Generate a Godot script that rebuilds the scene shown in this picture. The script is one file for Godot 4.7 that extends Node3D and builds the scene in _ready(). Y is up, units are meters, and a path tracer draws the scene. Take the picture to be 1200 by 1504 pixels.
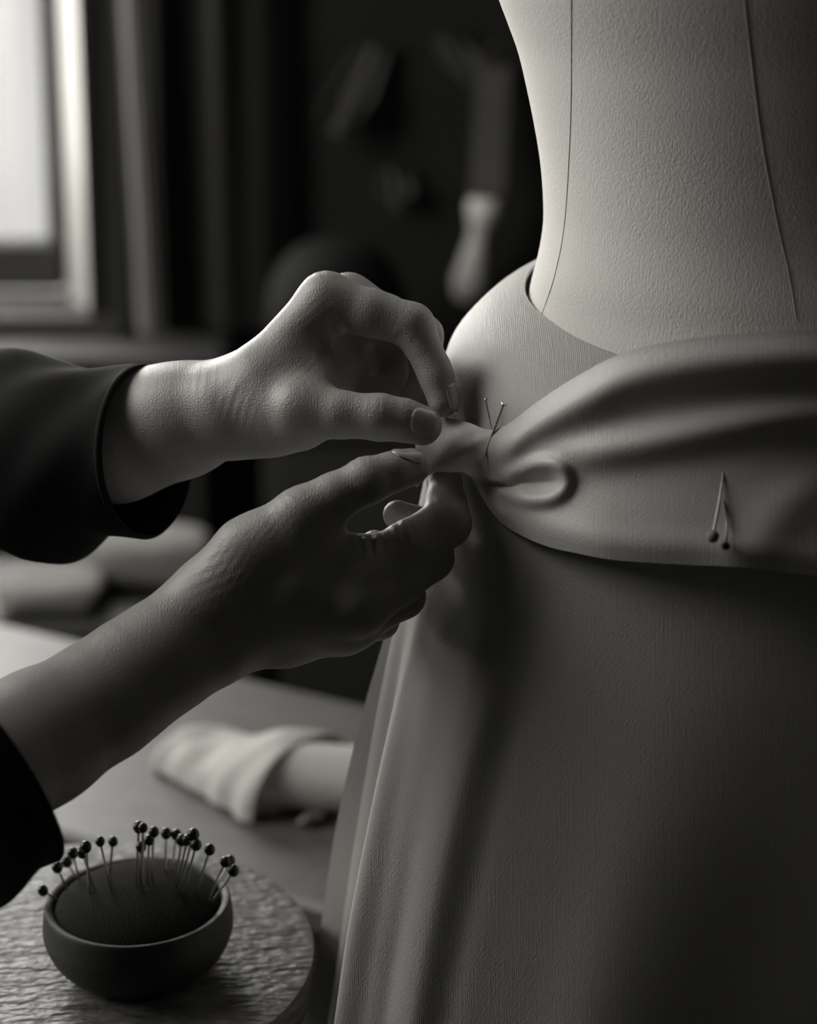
extends Node3D
# A seamstress pins a satin drape to the waist of a dress form beside a window.

const PX := 0.5 / 1504.0            # metres per pixel at one metre from the camera
const PITCH := 15.0
const HAND := 0.945                 # distance of the pinching hands from the camera

var eye := Vector3(0, 1.3088, 0.9659)
var view := Basis(Vector3.RIGHT, deg_to_rad(-PITCH))
var rng := RandomNumberGenerator.new()

# ---------------------------------------------------------------- measuring
func at(x: float, y: float, d: float) -> Vector3:
	return eye + view * Vector3((x - 600.0) * PX * d, (752.0 - y) * PX * d, -d)

func ray(x: float, y: float) -> Vector3:
	return view * Vector3((x - 600.0) * PX, (752.0 - y) * PX, -1.0)

func on_z(x: float, y: float, z: float) -> Vector3:
	var r := ray(x, y)
	return eye + r * ((z - eye.z) / r.z)

func on_y(x: float, y: float, h: float) -> Vector3:
	var r := ray(x, y)
	return eye + r * ((h - eye.y) / r.y)

func hp(x: float, y: float, z: float) -> Vector3:      # around the hands: z in millimetres towards the camera
	return at(x, y, HAND - z * 0.001)

# ---------------------------------------------------------------- nodes
var taken := {}
func numbered(n: String) -> String:
	if not taken.has(n):
		taken[n] = 0
		return n
	taken[n] += 1
	return "%s_%03d" % [n, taken[n]]

func thing(called: String, label: String, category: String, where := Vector3.ZERO, group := "") -> Node3D:
	var o := Node3D.new()
	o.name = numbered(called)
	add_child(o, true)
	o.position = where
	return tag(o, label, category, group)

func tag(o: Node3D, label: String, category: String, group := "") -> Node3D:
	o.set_meta("label", label)
	o.set_meta("category", category)
	if group:
		o.set_meta("group", group)
	return o

func obj(called: String, m: Mesh, mat: Material, parent: Node = self, where := Vector3.ZERO) -> MeshInstance3D:
	var o := MeshInstance3D.new()
	o.name = numbered(called) if parent == self else called
	o.mesh = m
	o.material_override = mat
	o.position = where
	o.cast_shadow = GeometryInstance3D.SHADOW_CASTING_SETTING_ON
	parent.add_child(o, true)
	return o

func struct(called: String, m: Mesh, mat: Material, label := "") -> MeshInstance3D:
	var o := obj(called, m, mat)
	o.set_meta("kind", "structure")
	if label:
		o.set_meta("label", label)
		o.set_meta("category", called.split("_")[0])
	return o

# ---------------------------------------------------------------- meshes
class MB:
	var v := PackedVector3Array()
	var n := PackedVector3Array()
	var i := PackedInt32Array()
	var given := false               # normals were given with the points
	func tri(a: int, b: int, c: int) -> void:
		i.append(a); i.append(b); i.append(c)
	func quad(a: int, b: int, c: int, d: int) -> void:
		i.append(a); i.append(b); i.append(c)
		i.append(a); i.append(c); i.append(d)
	func smooth() -> void:
		n.resize(v.size())
		n.fill(Vector3.ZERO)
		for k in range(0, i.size(), 3):
			var a := v[i[k]]
			var f := (v[i[k + 2]] - a).cross(v[i[k + 1]] - a)
			n[i[k]] += f
			n[i[k + 1]] += f
			n[i[k + 2]] += f
		for k in n.size():
			n[k] = n[k].normalized() if n[k].length_squared() > 1e-24 else Vector3.UP
	func join(o: MB) -> void:
		var base := v.size()
		v.append_array(o.v)
		n.append_array(o.n)
		for k in o.i:
			i.append(k + base)
	func done() -> ArrayMesh:
		if n.size() != v.size():
			smooth()
		var a := []
		a.resize(Mesh.ARRAY_MAX)
		a[Mesh.ARRAY_VERTEX] = v
		a[Mesh.ARRAY_NORMAL] = n
		a[Mesh.ARRAY_INDEX] = i
		var m := ArrayMesh.new()
		m.add_surface_from_arrays(Mesh.PRIMITIVE_TRIANGLES, a)
		return m

# a grid of points f(i, j); around = the columns close into a ring
func grid(nu: int, nv: int, f: Callable, around := false, flip := false) -> MB:
	var m := MB.new()
	for j in nv:
		for k in nu:
			m.v.append(f.call(k, j))
	var cols := nu if around else nu - 1
	for j in nv - 1:
		for k in cols:
			var a := j * nu + k
			var b := j * nu + (k + 1) % nu
			if flip:
				m.quad(a, b, b + nu, a + nu)
			else:
				m.quad(a, a + nu, b + nu, b)
	m.smooth()
	return m

# a sheet with two faces t apart and closed borders
func sheet(nu: int, nv: int, f: Callable, t: float, around := false, flip := false) -> ArrayMesh:
	var top := grid(nu, nv, f, around, flip)
	var m := MB.new()
	m.join(top)
	var low := MB.new()
	for k in top.v.size():
		low.v.append(top.v[k] - top.n[k] * t)
		low.n.append(-top.n[k])
	for k in range(0, top.i.size(), 3):
		low.tri(top.i[k], top.i[k + 2], top.i[k + 1])
	m.join(low)
	var rim := func(ids: Array) -> void:
		var e := MB.new()
		for id in ids:
			e.v.append(top.v[id])
			e.v.append(low.v[id])
		for k in ids.size() - 1:
			e.quad(k * 2, k * 2 + 1, k * 2 + 3, k * 2 + 2)
		e.smooth()
		m.join(e)
	var r0 := range(nu)
	var r1 := []
	for k in nu:
		r1.append((nv - 1) * nu + k)
	if around:
		r0.append(0)
		r1.append((nv - 1) * nu)
	else:
		var c0 := []
		var c1 := []
		for j in nv:
			c0.append(j * nu)
			c1.append(j * nu + nu - 1)
		rim.call(c0)
		rim.call(c1)
	rim.call(r0)
	rim.call(r1)
	return m.done()

# turned about y: profile of (radius, height)
func lathe(p: Array, seg := 48) -> MB:
	return grid(seg, p.size(), func(k, j): return Vector3(p[j].x * cos(TAU * k / seg), p[j].y, p[j].x * sin(TAU * k / seg)), true)

# a profile rounded by Catmull-Rom
func rounded(p: Array, per := 6) -> Array:
	var out := []
	for k in p.size() - 1:
		var a = p[max(k - 1, 0)]
		var d = p[min(k + 2, p.size() - 1)]
		for s in per:
			out.append(p[k].cubic_interpolate(p[k + 1], a, d, float(s) / per))
	out.append(p[-1])
	return out

# a tube along points with radii
func tube(pts: Array, rad: Array, seg := 12, caps := true) -> MB:
	var n := pts.size()
	var f := []
	var side := Vector3.ZERO
	for k in n:
		var t: Vector3 = (pts[min(k + 1, n - 1)] - pts[max(k - 1, 0)]).normalized()
		if side == Vector3.ZERO:
			side = t.cross(Vector3.UP if absf(t.y) < 0.9 else Vector3.RIGHT).normalized()
		side = (side - t * side.dot(t)).normalized()
		f.append([side, t.cross(side)])
	var m := grid(seg, n, func(k, j):
		var a = TAU * k / seg
		return pts[j] + (f[j][0] * cos(a) + f[j][1] * sin(a)) * rad[j], true, true)
	if caps:
		for e in [0, n - 1]:
			var c := MB.new()
			for k in seg:
				c.v.append(m.v[e * seg + k])
			c.v.append(pts[e])
			for k in seg:
				if e == 0:
					c.tri(k, (k + 1) % seg, seg)
				else:
					c.tri((k + 1) % seg, k, seg)
			c.smooth()
			m.join(c)
	return m

# a box with chamfered edges, by its two corners
func box(lo: Vector3, hi: Vector3, bevel := 0.004) -> MB:
	var c := (lo + hi) / 2
	var h := (hi - lo) / 2
	bevel = minf(bevel, minf(h.x, minf(h.y, h.z)) * 0.5)
	var m := MB.new()
	var face := func(pts: Array) -> void:
		var e := MB.new()
		for p in pts:
			e.v.append(p)
		var mid := Vector3.ZERO
		for p in pts:
			mid += p
		mid /= pts.size()
		var nn: Vector3 = (pts[1] - pts[0]).cross(pts[2] - pts[0])
		for k in range(1, pts.size() - 1):
			if nn.dot(mid - c) > 0:
				e.tri(0, k + 1, k)
			else:
				e.tri(0, k, k + 1)
		e.smooth()
		m.join(e)
	for ax in 3:
		var u := (ax + 1) % 3
		var w := (ax + 2) % 3
		for s in [-1.0, 1.0]:
			var q := []
			for st in [[-1, -1], [1, -1], [1, 1], [-1, 1]]:
				var p := Vector3.ZERO
				p[ax] = s * h[ax]
				p[u] = st[0] * (h[u] - bevel)
				p[w] = st[1] * (h[w] - bevel)
				q.append(c + p)
			face.call(q)
		for s in [-1.0, 1.0]:
			for t in [-1.0, 1.0]:                # the chamfer along axis ax
				var q := []
				for e in [[-1, 0], [1, 0], [1, 1], [-1, 1]]:
					var p := Vector3.ZERO
					p[ax] = e[0] * (h[ax] - bevel)
					p[u] = s * (h[u] - (bevel if e[1] else 0.0))
					p[w] = t * (h[w] - (0.0 if e[1] else bevel))
					q.append(c + p)
				face.call(q)
	for sx in [-1.0, 1.0]:
		for sy in [-1.0, 1.0]:
			for sz in [-1.0, 1.0]:
				var s := Vector3(sx, sy, sz)
				var q := []
				for ax in 3:
					var p := s * (h - Vector3.ONE * bevel)
					p[ax] = s[ax] * h[ax]
					q.append(c + p)
				face.call(q)
	return m

func ball(c: Vector3, r: Vector3, seg := 20, rings := 12) -> MB:
	return grid(seg, rings + 1, func(k, j):
		var a = TAU * k / seg
		var b = PI * j / rings
		return c + Vector3(r.x * sin(b) * cos(a), r.y * -cos(b), r.z * sin(b) * sin(a)), true)

# ---------------------------------------------------------------- flesh: tapered bones joined by a smooth minimum, meshed as surface nets
class Flesh:
	var a := PackedVector3Array()
	var ab := PackedVector3Array()
	var il := PackedFloat32Array()
	var ra := PackedFloat32Array()
	var dr := PackedFloat32Array()
	var grp := PackedInt32Array()
	var k_in := 0.0032          # within a finger
	var k_palm := 0.009        # within the palm
	var k_root := 0.008        # finger to palm
	var k_side := 0.0015       # finger to finger
	# folds of the skin: centre, direction across the folds, reach, wavelength, height
	var fc := []
	func bone(p: Vector3, q: Vector3, r: float, s: float, g := 0) -> void:
		a.append(p)
		ab.append(q - p)
		il.append(1.0 / maxf((q - p).length_squared(), 1e-9))
		ra.append(r)
		dr.append(s - r)
		grp.append(g)
	func one(p: Vector3, b: int) -> float:
		var q := p - a[b]
		var w := ab[b]
		var t := clampf(q.dot(w) * il[b], 0.0, 1.0)
		return (q - w * t).length() - ra[b] - dr[b] * t
	func dist(p: Vector3, ids: PackedInt32Array, folds: Array) -> float:
		var d0 := 1.0
		var out := 1.0
		var fing := 1.0
		var dg := 1.0
		var cur := 0
		for b in ids:
			var q := p - a[b]
			var w := ab[b]
			var t := clampf(q.dot(w) * il[b], 0.0, 1.0)
			var d := (q - w * t).length() - ra[b] - dr[b] * t
			var g := grp[b]
			if g == 0:
				var h := maxf(k_palm - absf(d - d0), 0.0) / k_palm
				d0 = minf(d, d0) - h * h * k_palm * 0.25
				continue
			if g != cur:
				if cur:
					var h2 := maxf(k_root - absf(dg - d0), 0.0) / k_root
					out = minf(out, minf(dg, d0) - h2 * h2 * k_root * 0.25)
					var h3 := maxf(k_side - absf(dg - fing), 0.0) / k_side
					fing = minf(dg, fing) - h3 * h3 * k_side * 0.25
				cur = g
				dg = 1.0
			var h1 := maxf(k_in - absf(d - dg), 0.0) / k_in
			dg = minf(d, dg) - h1 * h1 * k_in * 0.25
		if cur:
			var h2 := maxf(k_root - absf(dg - d0), 0.0) / k_root
			out = minf(out, minf(dg, d0) - h2 * h2 * k_root * 0.25)
			var h3 := maxf(k_side - absf(dg - fing), 0.0) / k_side
			fing = minf(dg, fing) - h3 * h3 * k_side * 0.25
		out = minf(out, minf(d0, fing))
		for f in folds:
			var q: Vector3 = p - f[0]
			var w : float = 1.0 - q.length_squared() / (f[2] * f[2])
			if w > 0.0:
				out += f[4] * w * w * cos(q.dot(f[1]) * TAU / f[3])
		return out
	func all() -> PackedInt32Array:
		var l := []
		for b in a.size():
			l.append(b)
		l.sort_custom(func(x, y): return grp[x] < grp[y] or (grp[x] == grp[y] and x < y))
		return PackedInt32Array(l)
	func mesh(cell: float) -> MB:
		var lo := Vector3(1e9, 1e9, 1e9)
		var hi := -lo
		for b in a.size():
			for t in [0.0, 1.0]:
				var p: Vector3 = a[b] + ab[b] * t
				var r: Vector3 = Vector3.ONE * (ra[b] + dr[b] * t + 0.006)
				lo = lo.min(p - r)
				hi = hi.max(p + r)
		var bs := 8
		var nb := Vector3i(((hi - lo) / (cell * bs)).ceil()) + Vector3i.ONE
		var nx := nb.x * bs + 1
		var ny := nb.y * bs + 1
		var nz := nb.z * bs + 1
		var f := PackedFloat32Array()
		f.resize(nx * ny * nz)
		f.fill(1.0)
		var live := []
		var order := all()
		var half := cell * bs * 0.866
		for bz in nb.z:
			for by in nb.y:
				for bx in nb.x:
					var c := lo + (Vector3(bx, by, bz) + Vector3.ONE * 0.5) * cell * bs
					var ids := PackedInt32Array()
					var near := 1.0
					var ds := PackedFloat32Array()
					for b in order:
						var d := one(c, b)
						ds.append(d)
						near = minf(near, d)
					if near > half + 0.008 or near < -half - 0.012:
						if near < 0:                  # wholly inside
							for z in bs + 1:
								for y in bs + 1:
									for x in bs + 1:
										f[((bz * bs + z) * ny + by * bs + y) * nx + bx * bs + x] = -1.0
						continue
					for k in order.size():
						if ds[k] < maxf(near, 0.0) + half * 2.0 + 0.012:
							ids.append(order[k])
					var folds := []
					for w in fc:
						if (w[0] as Vector3).distance_to(c) < w[2] + half:
							folds.append(w)
					live.append([bx, by, bz, ids, folds])
		for l in live:
			var bx: int = l[0] * bs
			var by: int = l[1] * bs
			var bz: int = l[2] * bs
			var ids: PackedInt32Array = l[3]
			for z in bs + 1:
				for y in bs + 1:
					var row := ((bz + z) * ny + by + y) * nx + bx
					var p := lo + Vector3(bx, by + y, bz + z) * cell
					for x in bs + 1:
						f[row + x] = dist(p, ids, l[4])
						p.x += cell
		var m := MB.new()
		var vid := PackedInt32Array()
		vid.resize(nx * ny * nz)
		vid.fill(-1)
		var ox := [0, 1, 0, 1, 0, 1, 0, 1]
		var oy := [0, 0, 1, 1, 0, 0, 1, 1]
		var oz := [0, 0, 0, 0, 1, 1, 1, 1]
		var off := []
		for k in 8:
			off.append((oz[k] * ny + oy[k]) * nx + ox[k])
		var e0 := [0, 2, 4, 6, 0, 1, 4, 5, 0, 1, 2, 3]
		var e1 := [1, 3, 5, 7, 2, 3, 6, 7, 4, 5, 6, 7]
		var cells := PackedInt32Array()
		for l in live:
			for z in bs:
				for y in bs:
					for x in bs:
						var gx: int = l[0] * bs + x
						var gy: int = l[1] * bs + y
						var gz: int = l[2] * bs + z
						var id := (gz * ny + gy) * nx + gx
						var s := 0
						for k in 8:
							if f[id + off[k]] < 0.0:
								s += 1
						if s == 0 or s == 8:
							continue
						var c := Vector3.ZERO
						var cnt := 0
						for k in 12:
							var u: int = e0[k]
							var w: int = e1[k]
							var fu := f[id + off[u]]
							var fw := f[id + off[w]]
							if (fu < 0.0) != (fw < 0.0):
								var t := fu / (fu - fw)
								c += Vector3(lerpf(ox[u], ox[w], t), lerpf(oy[u], oy[w], t), lerpf(oz[u], oz[w], t))
								cnt += 1
						c /= cnt
						var gr := Vector3.ZERO
						for k in 8:
							var fv := f[id + off[k]]
							gr += Vector3(fv * (2 * ox[k] - 1), fv * (2 * oy[k] - 1), fv * (2 * oz[k] - 1))
						vid[id] = m.v.size()
						cells.append(id)
						m.v.append(lo + (Vector3(gx, gy, gz) + c) * cell)
						m.n.append(gr.normalized())
		var step := [1, nx, nx * ny]
		for id in cells:
			for ax in 3:
				var d0 := f[id]
				var d1 := f[id + step[ax]]
				if (d0 < 0.0) == (d1 < 0.0):
					continue
				var su: int = step[(ax + 1) % 3]
				var sv: int = step[(ax + 2) % 3]
				if id - su - sv < 0:
					continue
				var q0 := vid[id]
				var q1 := vid[id - su]
				var q2 := vid[id - su - sv]
				var q3 := vid[id - sv]
				if q0 < 0 or q1 < 0 or q2 < 0 or q3 < 0:
					continue
				if d0 < 0.0:
					m.quad(q0, q3, q2, q1)
				else:
					m.quad(q0, q1, q2, q3)
		# blend the grid's normals with those of the faces: smooth without losing the folds
		var g := m.n.duplicate()
		m.smooth()
		for k in g.size():
			m.n[k] = (m.n[k] + g[k] * 0.6).normalized()
		return m
	# the skin under a point, looked for along a direction
	func skin(from: Vector3, dir: Vector3, ids: PackedInt32Array) -> Vector3:
		var p := from
		for k in 40:
			var d := dist(p, ids, [])
			p += dir * d
			if absf(d) < 0.00005:
				break
		return p

# ---------------------------------------------------------------- textures and materials
func noise_tex(freq: float, kind := FastNoiseLite.TYPE_SIMPLEX_SMOOTH, size := 256, octaves := 3, ramp: Gradient = null, sd := 1) -> NoiseTexture2D:
	var n := FastNoiseLite.new()
	n.noise_type = kind
	n.frequency = freq
	n.fractal_octaves = octaves
	n.seed = sd
	if kind == FastNoiseLite.TYPE_CELLULAR:
		n.cellular_return_type = FastNoiseLite.RETURN_DISTANCE2_SUB
	var t := NoiseTexture2D.new()
	t.width = size
	t.height = size
	t.seamless = true
	t.noise = n
	if ramp:
		t.color_ramp = ramp
	return t

# woven threads with slubs; twill = the crossing moves one thread a row
func weave(size: int, threads: int, twill: bool, rough: float, sd: int) -> ImageTexture:
	var n := FastNoiseLite.new()
	n.seed = sd
	n.frequency = 0.02
	var im := Image.create(size, size, false, Image.FORMAT_RGB8)
	var step := float(threads) / size
	for y in size:
		for x in size:
			var wob := n.get_noise_2d(x, y * 0.3) * 0.5
			var u := x * step + wob
			var v := y * step + n.get_noise_2d(x * 0.3 + 500, y) * 0.5
			var iu := int(floor(u))
			var iv := int(floor(v))
			var over := ((iu + iv) % 3 != 0) if twill else ((iu + iv) % 2 == 0)
			var cu := absf(u - floor(u) - 0.5) * 2
			var cv := absf(v - floor(v) - 0.5) * 2
			var h := (1.0 - cu * cu) if over else (1.0 - cv * cv) * 0.8
			var slub := n.get_noise_2d(iu * 40.0 if over else x * 0.15, y * 0.15 if over else iv * 40.0)
			h = clampf(h * (0.75 + rough * slub) + rough * 0.3 * slub, 0, 1)
			im.set_pixel(x, y, Color(h, h, h))
	return ImageTexture.create_from_image(im)

# linen: crinkled upright slubs over a fine plain weave
func crepe(size: int, sd: int) -> ImageTexture:
	var n := FastNoiseLite.new()
	n.seed = sd
	n.frequency = 1.0
	var im := Image.create(size, size, false, Image.FORMAT_RGB8)
	for y in size:
		for x in size:
			var u := float(x) / size * TAU
			var v := float(y) / size * TAU
			# a torus in space, so that the pattern closes on itself
			var p := Vector3((4.0 + cos(v) * 1.3) * cos(u), (4.0 + cos(v) * 1.3) * sin(u), sin(v) * 1.3)
			var a := n.get_noise_3d(p.x * 2.6, p.y * 2.6, p.z * 3.2)
			var b := n.get_noise_3d(p.x * 6.0 + 40, p.y * 6.0, p.z * 4.0)
			var w := sin(u * 56.0) * sin(v * 56.0)
			var h := clampf(0.5 + 0.34 * a + 0.2 * b + 0.1 * w, 0, 1)
			im.set_pixel(x, y, Color(h, h, h))
	return ImageTexture.create_from_image(im)

# long grain: colour or height of sawn wood
func grain(size: int, dark: Color, light: Color, sd: int, across := 26.0) -> ImageTexture:
	var n := FastNoiseLite.new()
	n.seed = sd
	n.frequency = 1.0
	var im := Image.create(size, size, false, Image.FORMAT_RGB8)
	for y in size:
		for x in size:
			var u := float(x) / size
			var v := float(y) / size
			# wrapped in both directions by walking on circles
			var a := n.get_noise_3d(cos(u * TAU) * 0.6, sin(u * TAU) * 0.6, v * across)
			var b := n.get_noise_3d(cos(u * TAU) * 2.5 + 9, sin(u * TAU) * 2.5, v * across * 3.0)
			var t := clampf(0.5 + a * 0.6 + b * 0.55, 0, 1)
			im.set_pixel(x, y, dark.lerp(light, t))
	return ImageTexture.create_from_image(im)

func grey(v: float) -> Color:                 # a warm grey by its linear value
	return Color(v * 1.02, v, v * 0.955).linear_to_srgb()

func mat(v: float, rough := 0.7, spec := 0.5) -> StandardMaterial3D:
	var m := StandardMaterial3D.new()
	m.albedo_color = grey(v)
	m.roughness = rough
	m.metallic_specular = spec
	return m

func relief(m: StandardMaterial3D, t: Texture2D, per_metre: float, height_mm: float) -> StandardMaterial3D:
	m.uv1_triplanar = true
	m.uv1_scale = Vector3.ONE * per_metre
	m.heightmap_enabled = true
	m.heightmap_texture = t
	m.heightmap_scale = height_mm * 0.1
	return m

func both(m: StandardMaterial3D) -> StandardMaterial3D:
	m.cull_mode = BaseMaterial3D.CULL_DISABLED
	return m

var M := {}

func make_materials() -> void:
	M.skin = relief(mat(0.32, 0.46, 0.5), noise_tex(0.045, FastNoiseLite.TYPE_CELLULAR, 256, 2), 62.0, 0.26)
	M.nail = mat(0.4, 0.18, 0.6)
	M.linen = relief(mat(0.62, 0.9, 0.2), crepe(512, 5), 16.0, 0.45)
	M.seam = mat(0.4, 0.9, 0.2)
	M.satin = both(relief(mat(0.46, 0.42, 0.5), weave(384, 48, true, 0.5, 8), 24.0, 0.14))
	M.skirt = both(relief(mat(0.38, 0.5, 0.45), weave(384, 48, true, 0.5, 9), 24.0, 0.22))
	M.shirt = both(relief(mat(0.009, 0.85, 0.25), weave(256, 32, false, 0.3, 10), 30.0, 0.08))
	M.hair = mat(0.02, 0.5)
	M.steel = mat(0.55, 0.25)
	M.steel.metallic = 1.0
	M.pin = mat(0.2, 0.35)
	M.pin.metallic = 1.0
	M.block = mat(0.006, 0.8, 0.3)
	M.head = mat(0.012, 0.18, 0.5)
	M.bowl = relief(mat(0.03, 0.55, 0.4), grain(128, Color.BLACK, Color.WHITE, 3), 6.0, 0.15)
	M.felt = relief(mat(0.018, 0.95, 0.2), noise_tex(0.08, FastNoiseLite.TYPE_SIMPLEX_SMOOTH, 256, 4), 25.0, 0.4)
	M.board = mat(1.0, 0.5, 0.5)
	M.board.albedo_color = Color.WHITE
	M.board.albedo_texture = grain(512, grey(0.05), grey(0.19), 12, 14.0)
	relief(M.board, grain(256, Color.BLACK, Color.WHITE, 14, 16.0), 5.0, 1.5)
	M.table = mat(1.0, 0.5)
	M.table.albedo_color = Color.WHITE
	M.table.albedo_texture = grain(256, grey(0.045), grey(0.08), 15, 12.0)
	relief(M.table, grain(128, Color.BLACK, Color.WHITE, 16, 14.0), 2.0, 0.3)
	M.dark_wood = relief(mat(0.02, 0.6), grain(128, Color.BLACK, Color.WHITE, 17), 3.0, 0.4)
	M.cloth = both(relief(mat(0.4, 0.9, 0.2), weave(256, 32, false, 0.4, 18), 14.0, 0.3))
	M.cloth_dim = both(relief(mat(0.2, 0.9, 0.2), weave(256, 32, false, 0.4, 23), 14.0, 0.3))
	M.lace = both(relief(mat(0.25, 0.9, 0.2), noise_tex(0.09, FastNoiseLite.TYPE_CELLULAR), 20.0, 1.0))
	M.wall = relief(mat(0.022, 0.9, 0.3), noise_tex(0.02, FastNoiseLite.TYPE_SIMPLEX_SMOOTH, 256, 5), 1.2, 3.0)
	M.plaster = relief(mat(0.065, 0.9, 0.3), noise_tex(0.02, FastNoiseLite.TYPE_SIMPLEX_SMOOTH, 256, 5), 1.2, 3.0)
	M.paint = mat(0.42, 0.6)
	M.frame = mat(0.05, 0.5)
	M.sill = mat(0.06, 0.5)
	M.lit_pleat = both(relief(mat(0.3, 0.9, 0.3), weave(256, 48, false, 0.3, 24), 10.0, 0.3))  # paler than the drape: light on one pleat put into the colour
	M.drape = both(relief(mat(0.028, 0.9, 0.3), weave(256, 48, false, 0.3, 19), 10.0, 0.3))
	M.pale = mat(0.9, 0.5)
	M.strap = both(mat(0.09, 0.9))
	M.floor = mat(1.0, 0.55)
	M.floor.albedo_color = Color.WHITE
	M.floor.albedo_texture = grain(256, grey(0.03), grey(0.07), 21)
	relief(M.floor, grain(128, Color.BLACK, Color.WHITE, 22), 1.5, 0.6)
	M.glass = StandardMaterial3D.new()
	M.glass.transparency = BaseMaterial3D.TRANSPARENCY_ALPHA
	M.glass.albedo_color = Color(0.95, 0.96, 0.95, 0.06)
	M.glass.roughness = 0.02
	M.net = both(mat(0.8, 0.9, 0.1))
	M.net.transparency = BaseMaterial3D.TRANSPARENCY_ALPHA
	M.net.albedo_color.a = 0.12

# ---------------------------------------------------------------- the scene
func _ready() -> void:
	rng.seed = 7
	camera_and_light()
	make_materials()
	room()
	background()
	work_table()
	dress_form()
	skirt()
	drape()
	stand_and_cushion()
	person()

func camera_and_light() -> void:
	var cam := Camera3D.new()
	cam.name = "camera"
	add_child(cam)
	cam.transform = Transform3D(view, eye)
	var lens := CameraAttributesPhysical.new()
	lens.frustum_focal_length = 70.0
	lens.frustum_focus_distance = 0.945
	lens.frustum_near = 0.05
	lens.frustum_far = 50.0
	lens.exposure_aperture = 4.6
	cam.attributes = lens
	cam.keep_aspect = Camera3D.KEEP_HEIGHT
	cam.fov = rad_to_deg(2.0 * atan(0.25))
	cam.current = true
	var we := WorldEnvironment.new()
	we.name = "environment"
	var e := Environment.new()
	e.background_mode = Environment.BG_SKY
	var sky := ProceduralSkyMaterial.new()
	for k in ["sky_top_color", "sky_horizon_color", "ground_horizon_color", "ground_bottom_color"]:
		sky.set(k, Color(0.92, 0.915, 0.905))
	sky.sky_energy_multiplier = 1.0
	sky.ground_energy_multiplier = 1.0
	e.sky = Sky.new()
	e.sky.sky_material = sky
	e.tonemap_mode = Environment.TONE_MAPPER_LINEAR
	e.tonemap_exposure = 1.0
	e.sdfgi_enabled = true
	e.ssao_enabled = true
	e.ssil_enabled = true
	we.environment = e
	add_child(we)
	# daylight entering by the large window in the left wall, and by the one in view
	for w in [
			["daylight_side", Vector3(-1.53, 1.82, -0.32), Vector3(0.0, 1.1, -0.12), Vector2(1.1, 1.75), 3.7],
			["daylight_back", Vector3(-1.02, 1.66, -2.14), Vector3(-0.5, 1.2, 0.0), Vector2(0.85, 1.4), 4.0]]:
		var l := AreaLight3D.new()
		l.name = w[0]
		add_child(l)
		l.position = w[1]
		l.look_at(w[2])
		l.area_size = w[3]
		l.area_normalize_energy = true
		l.light_color = Color(1.0, 0.99, 0.97)
		l.light_energy = w[4]
		l.area_range = 8.0
		l.shadow_enabled = true

const BACK := -2.2
const LEFT := -1.6

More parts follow.
